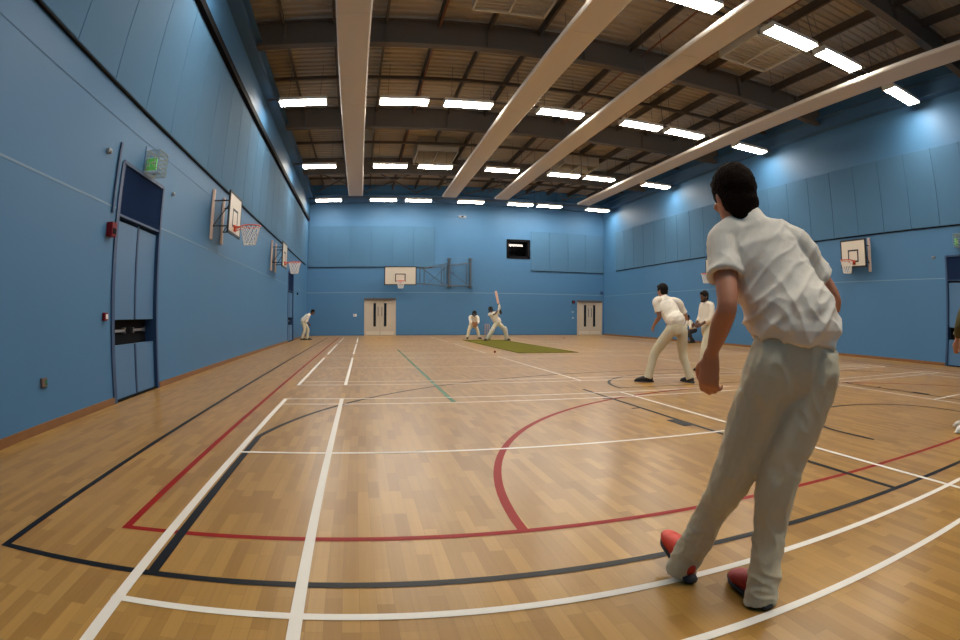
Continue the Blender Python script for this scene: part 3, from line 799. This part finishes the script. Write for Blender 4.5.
    if wrinkle:
        ax1 = unit(sR * .8 + tf * .6); ax2 = unit(sR * -.6 + tf * .8); ax3 = unit(ax1.cross(ax2))
        def wf(p):
            q = V((p.dot(ax1) * 5, p.dot(ax2) * 15, p.dot(ax3) * 6))
            low = max(0., min(1., (1.40 - p.z) / .34))
            rid = (1 - abs(noise.noise(q))) ** 4 - .3
            q2 = V((p.dot(ax3) * 9, p.dot(ax1) * 16, p.dot(ax2) * 6)) + V((5, 2, 9))
            rid2 = (1 - abs(noise.noise(q2))) ** 4 - .3
            blouse = max(0., 1 - abs(p.z - 1.025) / .035)
            return wrinkle * ((.25 + .75 * low) * rid + .55 * low * rid2 + .25 * noise.noise(q * 2.3) + .5 * blouse)
    else: wf = lambda p: .006 * noise.noise(V((p.x * 14, p.y * 14, p.z * 22)))
    add('shirt', fuse(bm, voxel if not wrinkle else voxel * .8, 2, wf), shirt)
    # ---------------- trousers
    bm = bmesh.new()
    top = pel.lerp(che, .22)
    limb(bm, [pel - tf * .07, pel, top], [(.125, .112), (J.get('hipr', .164), .124), (J.get('hipr', .164) * .92, .112)], wide=hR, n=22, cap1=False)
    for s in 'lr':
        H, K, A_ = J['h'+s], J['k'+s], J['a'+s]
        end = A_ + unit(A_ - K) * J.get('cuff', .02) - unit(V((J['t'+s].x - A_.x, J['t'+s].y - A_.y, 0))) * J.get('cback', 0.0)
        limb(bm, [H.lerp(pel, .30) + tf * .03, H - tf * .02, H.lerp(K, .5), K, K.lerp(A_, .5), end], [.098*Tw, .104*Tw, .096*Tw, .080*Tw, .073*J.get('lw', Tw), .074*J.get('lw', Tw)], n=18, cap1=False, hollow=wrinkle > 0)
    if wrinkle:
        def wt(p):
            q = V((p.x * 13 + p.z * 6, p.y * 13, p.z * 8))
            cuffz = max(0., 1 - p.z / .45)
            r1 = (1 - abs(noise.noise(q))) ** 4 - .3; r2 = (1 - abs(noise.noise(V((p.x * 9, p.y * 9 + 4, p.z * 20 + p.x * 8))))) ** 4 - .3
            return wrinkle * (.45 * r1 + (.10 + .55 * cuffz) * r2 + .12 * noise.noise(q * 2.2))
    else: wt = lambda p: .006 * noise.noise(V((p.x * 12, p.y * 12, p.z * 18)))
    add('trousers', fuse(bm, voxel if not wrinkle else voxel * .85, 2, wt), trouser)
    # ---------------- shoes
    for s in 'lr':
        A_, Tt = J['a'+s], J['t'+s]; d = Tt - A_; d.z = 0; d.normalize()
        sl = J.get('pitch'+s, 0.0)                        # toe lift in metres over the foot length
        heel = V((A_.x, A_.y, J.get('sole'+s, 0.004))) - d * .075
        up = V((0, 0, 1)); sd = d.cross(up)
        P = lambda f, z, x=0: heel + d * f + up * (z + sl * f / .29) + sd * x
        bm = bmesh.new()
        limb(bm, [P(.02, .052), P(.08, .060), P(.15, .056), P(.22, .046), P(.275, .036)], [(.031, .046), (.037, .050), (.043, .046), (.047, .036), (.034, .025)], wide=sd, n=16)
        limb(bm, [P(.055, .07), P(.065, .105)], [.042, .040], n=14, cap1=False)
        m_ = shoe if s == 'l' or shoe_r is None else shoe_r
        sh = add('shoe', fuse(bm, max(.006, voxel * .7), 2), m_)
        bm = bmesh.new()
        limb(bm, [P(-.012, .016), P(.08, .016), P(.16, .016), P(.23, .017), P(.302, .019)], [(.030, .0155), (.037, .0155), (.043, .0155), (.047, .0155), (.020, .0155)], wide=sd, n=14)
        me = bpy.data.meshes.new('sole'); bmesh.ops.recalc_face_normals(bm, faces=bm.faces); bm.to_mesh(me); bm.free()
        me.transform(Matrix.Translation(-V(base))); link('sole', me, sole or M_sole, sh, True)
    if extras: extras(T, add, J, X, F, U, voxel)
    return T

def helmet(T, add, J, X, F, U, voxel):
    hd = J['head']
    bm = bmesh.new()
    blob(bm, hd + U * .035 - F * .005, (X, F, U), (.108, .126, .115), 20, 14)
    limb(bm, [hd + F * .10 + U * .06 - X * .07, hd + F * .165 + U * .05, hd + F * .10 + U * .06 + X * .07], [(.02, .012), (.03, .012), (.02, .012)], n=10)
    for s in (-1, 1): blob(bm, hd + X * s * .088 - U * .035, (X, F, U), (.025, .06, .06), 12, 8)
    hm = add('helmet', fuse(bm, voxel * .8, 1), M_hairk)
    bm = bmesh.new()
    for z in (-.06, -.03, 0.0, .02):
        tube(bm, [hd + X * (-.10) + F * .05 + U * z, hd - X * .06 + F * .135 + U * z, hd + F * .155 + U * z, hd + X * .06 + F * .135 + U * z, hd + X * .10 + F * .05 + U * z], .005, 5)
    me = bpy.data.meshes.new('face_guard'); bm.to_mesh(me); bm.free()
    add('face_guard', me, M_greysteel)

def pads(T, add, J, X, F, U, voxel):
    for s in 'lr':
        K, A_ = J['k'+s], J['a'+s]; f = V((0, -1, 0))
        bm = bmesh.new(); o = f * .035
        limb(bm, [A_ + o, A_.lerp(K, .5) + o, K + o, K + (K - A_) * .32 + o], [(.085, .075), (.098, .085), (.108, .092), (.09, .07)], wide=V((1, 0, 0)), n=16)
        add('leg_pad', fuse(bm, voxel, 2), M_pad)

def gloves(m, r=1.0):
    def fn(T, add, J, X, F, U, voxel):
        for s in 'lr':
            W, E = J['w'+s], J['e'+s]; d = unit(J.get('hand'+s, W - E))
            bm = bmesh.new()
            limb(bm, [W - d * .06, W + d * .02, W + d * .09, W + d * .15], [.050*r, (.058*r, .050*r), (.062*r, .050*r), (.045*r, .035*r)], n=12)
            add('glove', fuse(bm, voxel, 2), m)
    return fn
def arm_guard(T, add, J, X, F, U, voxel):
    bm = bmesh.new(); limb(bm, [J['el'].lerp(J['wl'], .0), J['el'].lerp(J['wl'], .9)], [.062, .05], n=12)
    add('arm_guard', fuse(bm, voxel, 1), M_darkcloth)
def combo(*fs):
    def fn(*a):
        for f in fs: f(*a)
    return fn

# ---- the big fielder in front
JF = dict(hipr=.156, midr=.172, midoff=(.018, -.012, 0), pelvis=(1.392, 1.46, .945), chest=(1.360, 1.545, 1.215), neck=(1.318, 1.605, 1.400), head=(1.285, 1.655, 1.500), face=(.12, .95, -.25), up=(.0, .28, .96),
          sl=(1.205, 1.635, 1.325), sr=(1.488, 1.520, 1.325), el=(1.125, 1.515, 1.100), er=(1.655, 1.485, 1.130), wl=(1.130, 1.615, .935), wr=(1.62, 1.66, .98),
          handl=(.03, .16, -1.0), palml=(.8, .45, 0.0), handr=(-.15, .6, -.6), palmr=(-1, 0, 0),
          hl=(1.315, 1.485, .90), hr=(1.465, 1.425, .90), kl=(1.270, 1.605, .505), kr=(1.366, 1.455, .500), al=(1.225, 1.815, .105), ar=(1.362, 1.455, .095),
          tl=(1.245, 2.02, .07), tr=(1.385, 1.66, .03), pitchl=.085, soler=.004, solel=.004, hem=.16, hemr=.172, cuff=.084, tw=1.06, lw=.90, cback=.032)
person('large fielder in front seen from behind, white shirt, cream trousers, orange-red left shoe', JF, M_skin1, M_shirt, M_trouser, M_redshoe, M_hairb,
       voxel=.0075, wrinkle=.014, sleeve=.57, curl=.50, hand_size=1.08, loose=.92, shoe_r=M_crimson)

# ---- fielder in the middle distance
JM = dict(pelvis=(4.985, 8.20, .93), chest=(4.945, 8.36, 1.20), neck=(4.905, 8.46, 1.41), head=(4.895, 8.52, 1.53), face=(-.35, .90, -.15), up=(-.05, .2, .97),
          sl=(4.735, 8.46, 1.34), sr=(5.115, 8.34, 1.33), el=(4.765, 8.40, 1.09), er=(5.27, 8.33, 1.08), wl=(4.77, 8.60, .95), wr=(5.17, 8.58, .97),
          handl=(-.05, .5, -.7), palml=(1, 0, 0), handr=(-.4, .5, -.3), palmr=(-1, 0, 0),
          hl=(4.885, 8.23, .88), hr=(5.075, 8.17, .88), kl=(4.69, 8.42, .47), kr=(5.135, 8.22, .48), al=(4.575, 8.42, .085), ar=(5.225, 8.09, .085), tl=(4.42, 8.50, .03), tr=(5.18, 8.28, .03), hem=.16)
person('fielder in white seen from behind, feet apart, left of the bearded fielder', JM, M_skin2, M_shirt, M_trouser, M_blackshoe, M_hairk, voxel=.011, sleeve=.7, wrinkle=.007, loose=.97)

# ---- bearded fielder behind him, facing left
JB = dict(pelvis=(6.94, 10.1, .92), chest=(6.93, 10.1, 1.20), neck=(6.91, 10.1, 1.42), head=(6.855, 10.09, 1.545), face=(-.95, -.1, -.15), up=(-.12, 0, 1),
          sl=(6.93, 9.92, 1.35), sr=(6.93, 10.28, 1.35), el=(6.89, 9.90, 1.09), er=(6.88, 10.30, 1.09), wl=(6.70, 9.98, .95), wr=(6.70, 10.22, .95),
          handl=(-1, .2, -.3), palml=(0, 1, 0), handr=(-1, -.2, -.3), palmr=(0, -1, 0),
          hl=(6.94, 10.01, .87), hr=(6.95, 10.19, .87), kl=(6.78, 9.97, .47), kr=(7.08, 10.2, .47), al=(6.72, 9.96, .085), ar=(7.22, 10.22, .085), tl=(6.52, 9.93, .03), tr=(7.03, 10.22, .03), hem=.10)
person('bearded fielder in white facing left, half hidden by the big fielder\'s arm', JB, M_skin3, M_shirt, M_trouser, M_blackshoe, M_hairk, voxel=.012, sleeve=1.55, beard=True, loose=.95)

# ---- crouching fielder by the right wall
JC = dict(pelvis=(14.36, 22.0, .62), chest=(14.15, 21.95, .86), neck=(14.02, 21.92, 1.02), head=(13.93, 21.88, 1.14), face=(-.9, -.35, -.1), up=(-.3, 0, 1),
          sl=(14.02, 21.76, .95), sr=(14.08, 22.12, .97), el=(13.98, 21.70, .73), er=(14.0, 22.12, .75), wl=(13.95, 21.78, .58), wr=(13.98, 22.05, .58),
          handl=(-.3, .2, -.6), palml=(0, 1, 0), handr=(-.3, -.2, -.6), palmr=(0, -1, 0),
          hl=(14.35, 21.90, .60), hr=(14.38, 22.10, .60), kl=(14.02, 21.82, .46), kr=(14.06, 22.15, .46), al=(14.16, 21.88, .085), ar=(14.42, 22.12, .085), tl=(13.97, 21.85, .03), tr=(14.22, 22.1, .03), hem=.08)
person('small distant fielder crouching by the right wall, white shirt and dark trousers', JC, M_skin3, M_shirt, M_darkcloth, M_blackshoe, M_hairk, voxel=.014, sleeve=1.5)

# ---- wicket keeper
JK = dict(pelvis=(5.28, 27.45, .70), chest=(5.28, 27.28, .95), neck=(5.28, 27.14, 1.11), head=(5.28, 27.03, 1.22), face=(.05, -.98, -.05), up=(0, -.1, 1),
          sl=(5.465, 27.17, 1.05), sr=(5.095, 27.17, 1.05), el=(5.46, 27.03, .83), er=(5.10, 27.03, .83), wl=(5.34, 26.90, .74), wr=(5.22, 26.90, .74),
          handl=(-.2, -.4, -.7), palml=(0, -1, 0), handr=(.2, -.4, -.7), palmr=(0, -1, 0),
          hl=(5.37, 27.42, .68), hr=(5.19, 27.42, .68), kl=(5.49, 27.33, .42), kr=(5.07, 27.33, .42), al=(5.56, 27.28, .085), ar=(5.00, 27.28, .085), tl=(5.62, 27.10, .03), tr=(4.94, 27.10, .03), hem=.08)
person('wicket keeper crouching behind the stumps in white with brown gloves and dark helmet', JK, M_skin3, M_shirt, M_trouser, M_blackshoe, M_hairk, voxel=.014, sleeve=1.6, extras=combo(helmet, gloves(M_glove, 1.25)))

# ---- batsman
JT = dict(pelvis=(5.93, 25.0, .80), chest=(5.78, 24.98, 1.06), neck=(5.67, 24.96, 1.25), head=(5.60, 24.93, 1.385), face=(-.3, -.9, -.15), up=(-.25, -.05, 1),
          sl=(5.85, 24.92, 1.24), sr=(5.55, 25.0, 1.17), el=(6.02, 24.78, 1.24), er=(5.72, 24.72, 1.18), wl=(5.945, 24.72, 1.47), wr=(5.915, 24.70, 1.40),
          handl=(-.1, 0, 1), palml=(-1, 0, 0), handr=(.25, 0, 1), palmr=(1, 0, 0),
          hl=(6.01, 24.99, .76), hr=(5.84, 25.0, .76), kl=(6.24, 24.86, .47), kr=(5.64, 24.90, .43), al=(6.34, 25.0, .10), ar=(5.45, 25.0, .10), tl=(6.46, 24.86, .04), tr=(5.33, 24.88, .04), solel=.017, soler=.017, hem=.10)
person('batsman in white with helmet and leg pads, lunging, bat raised above his head', JT, M_skin3, M_shirt, M_trouser, M_blackshoe, M_hairk, voxel=.014, sleeve=.8, extras=combo(helmet, pads, arm_guard, gloves(M_pad, 1.05)))
bt = thing('cricket_bat', 'pale cricket bat held upright in the batsman\'s raised gloves', 'bat', (5.93, 24.70, 1.47), 0)
d = unit((-.17, .02, .80)); a, b = frame_axes(d, V((0, 1, 0)))
bm = bmesh.new(); tube(bm, [d * -.08, d * .16, d * .20], [.016, .016, .022], 10); obj('handle', bm, M_darkcloth, bt, True)
bm = bmesh.new(); limb(bm, [d * .19, d * .24, d * .5, d * .70, d * .74], [(.03, .02), (.054, .022), (.054, .032), (.054, .028), (.045, .016)], wide=V((1, 0, .2)), n=14, sub=3); obj('blade', bm, M_bat, bt, True)

# ---- fielder in the far left corner
JL = dict(pelvis=(-2.93, 27.2, .87), chest=(-2.80, 27.2, 1.06), neck=(-2.62, 27.2, 1.22), head=(-2.47, 27.2, 1.315), face=(.92, -.25, -.2), up=(.3, 0, 1),
          sl=(-2.68, 27.38, 1.16), sr=(-2.68, 27.02, 1.16), el=(-2.78, 27.38, .92), er=(-2.78, 27.0, .92), wl=(-2.66, 27.3, .76), wr=(-2.66, 27.08, .76),
          handl=(.5, -.2, -.6), palml=(0, -1, 0), handr=(.5, .2, -.6), palmr=(0, 1, 0),
          hl=(-2.92, 27.29, .84), hr=(-2.92, 27.11, .84), kl=(-2.72, 27.32, .48), kr=(-2.86, 27.08, .47), al=(-2.76, 27.32, .085), ar=(-2.99, 27.08, .085), tl=(-2.55, 27.30, .03), tr=(-2.78, 27.05, .03), hem=.08)
person('far fielder in white leaning forward in the left corner, facing right', JL, M_skin3, M_shirt, M_trouser, M_blackshoe, M_hairk, voxel=.014, sleeve=1.4)

# ---- person cut off by the right edge
JR = dict(pelvis=(5.68, 2.66, .94), chest=(5.61, 2.70, 1.22), neck=(5.60, 2.72, 1.45), head=(5.62, 2.75, 1.59), face=(.1, 1, 0), up=(0, 0, 1),
          sl=(5.34, 2.60, 1.37), sr=(5.76, 2.84, 1.39), el=(5.17, 2.64, 1.11), er=(5.90, 2.87, 1.12), wl=(5.265, 2.74, .94), wr=(5.86, 3.0, .92),
          handl=(.05, .15, -1), palml=(1, 0, 0), handr=(0, .2, -1), palmr=(-1, 0, 0),
          hl=(5.60, 2.61, .90), hr=(5.76, 2.71, .90), kl=(5.60, 2.68, .48), kr=(5.80, 2.76, .48), al=(5.59, 2.66, .085), ar=(5.84, 2.74, .085), tl=(5.36, 2.70, .03), tr=(5.70, 2.92, .03), hem=.05)
person('person cut off by the right photo edge, olive sleeve, hand and white shoe showing', JR, M_skin2, M_olive, M_trouser, M_whiteshoe, M_hairk, voxel=.012, sleeve=1.75, sole=M_whiteshoe)

# ------------------------------------------------------------------ camera (wide fisheye-type lens, polynomial projection)
cam = bpy.data.cameras.new('camera'); co = bpy.data.objects.new('camera', cam); COL.objects.link(co); scene.camera = co
cam.type = 'PANO'; cam.panorama_type = 'FISHEYE_LENS_POLYNOMIAL'
cam.sensor_width = 36; cam.sensor_fit = 'HORIZONTAL'; cam.fisheye_fov = radians(180)
K1, K3 = .831004939, .0689200654
cam.fisheye_polynomial_k0 = 0; cam.fisheye_polynomial_k1 = -K1 / 18; cam.fisheye_polynomial_k2 = 0
cam.fisheye_polynomial_k3 = -K3 / 18**3; cam.fisheye_polynomial_k4 = 0
cam.shift_x = -11.2425 / 960; cam.shift_y = 25.8888 / 640
cam.clip_end = 200
yaw, pit, rol = -.222135701, -.0495572370, -.00462621186
Rm = Matrix.Rotation(yaw, 3, 'Z') @ Matrix.Rotation(pit, 3, 'X') @ Matrix.Rotation(rol, 3, 'Y')
B = Matrix(((1, 0, 0), (0, 0, -1), (0, 1, 0)))       # blender camera axes -> (right, forward, up)
co.matrix_world = Matrix.Translation((0, 0, 1.05)) @ (Rm @ B).to_4x4()

# ------------------------------------------------------------------ world and view
wd = bpy.data.worlds.new('world'); scene.world = wd; wd.use_nodes = True
wd.node_tree.nodes['Background'].inputs[0].default_value = (0, 0, 0, 1)
wd.node_tree.nodes['Background'].inputs[1].default_value = 0
vs = scene.view_settings
scene.display_settings.display_device = 'sRGB'
vs.view_transform = 'Standard'; vs.look = 'None'; vs.gamma = 1; vs.use_curve_mapping = False
vs.exposure = 0.0
scene.cycles.use_denoising = True
scene.cycles.sample_clamp_indirect = 4.0
scene.cycles.max_bounces = 10; scene.cycles.diffuse_bounces = 6; scene.cycles.glossy_bounces = 4
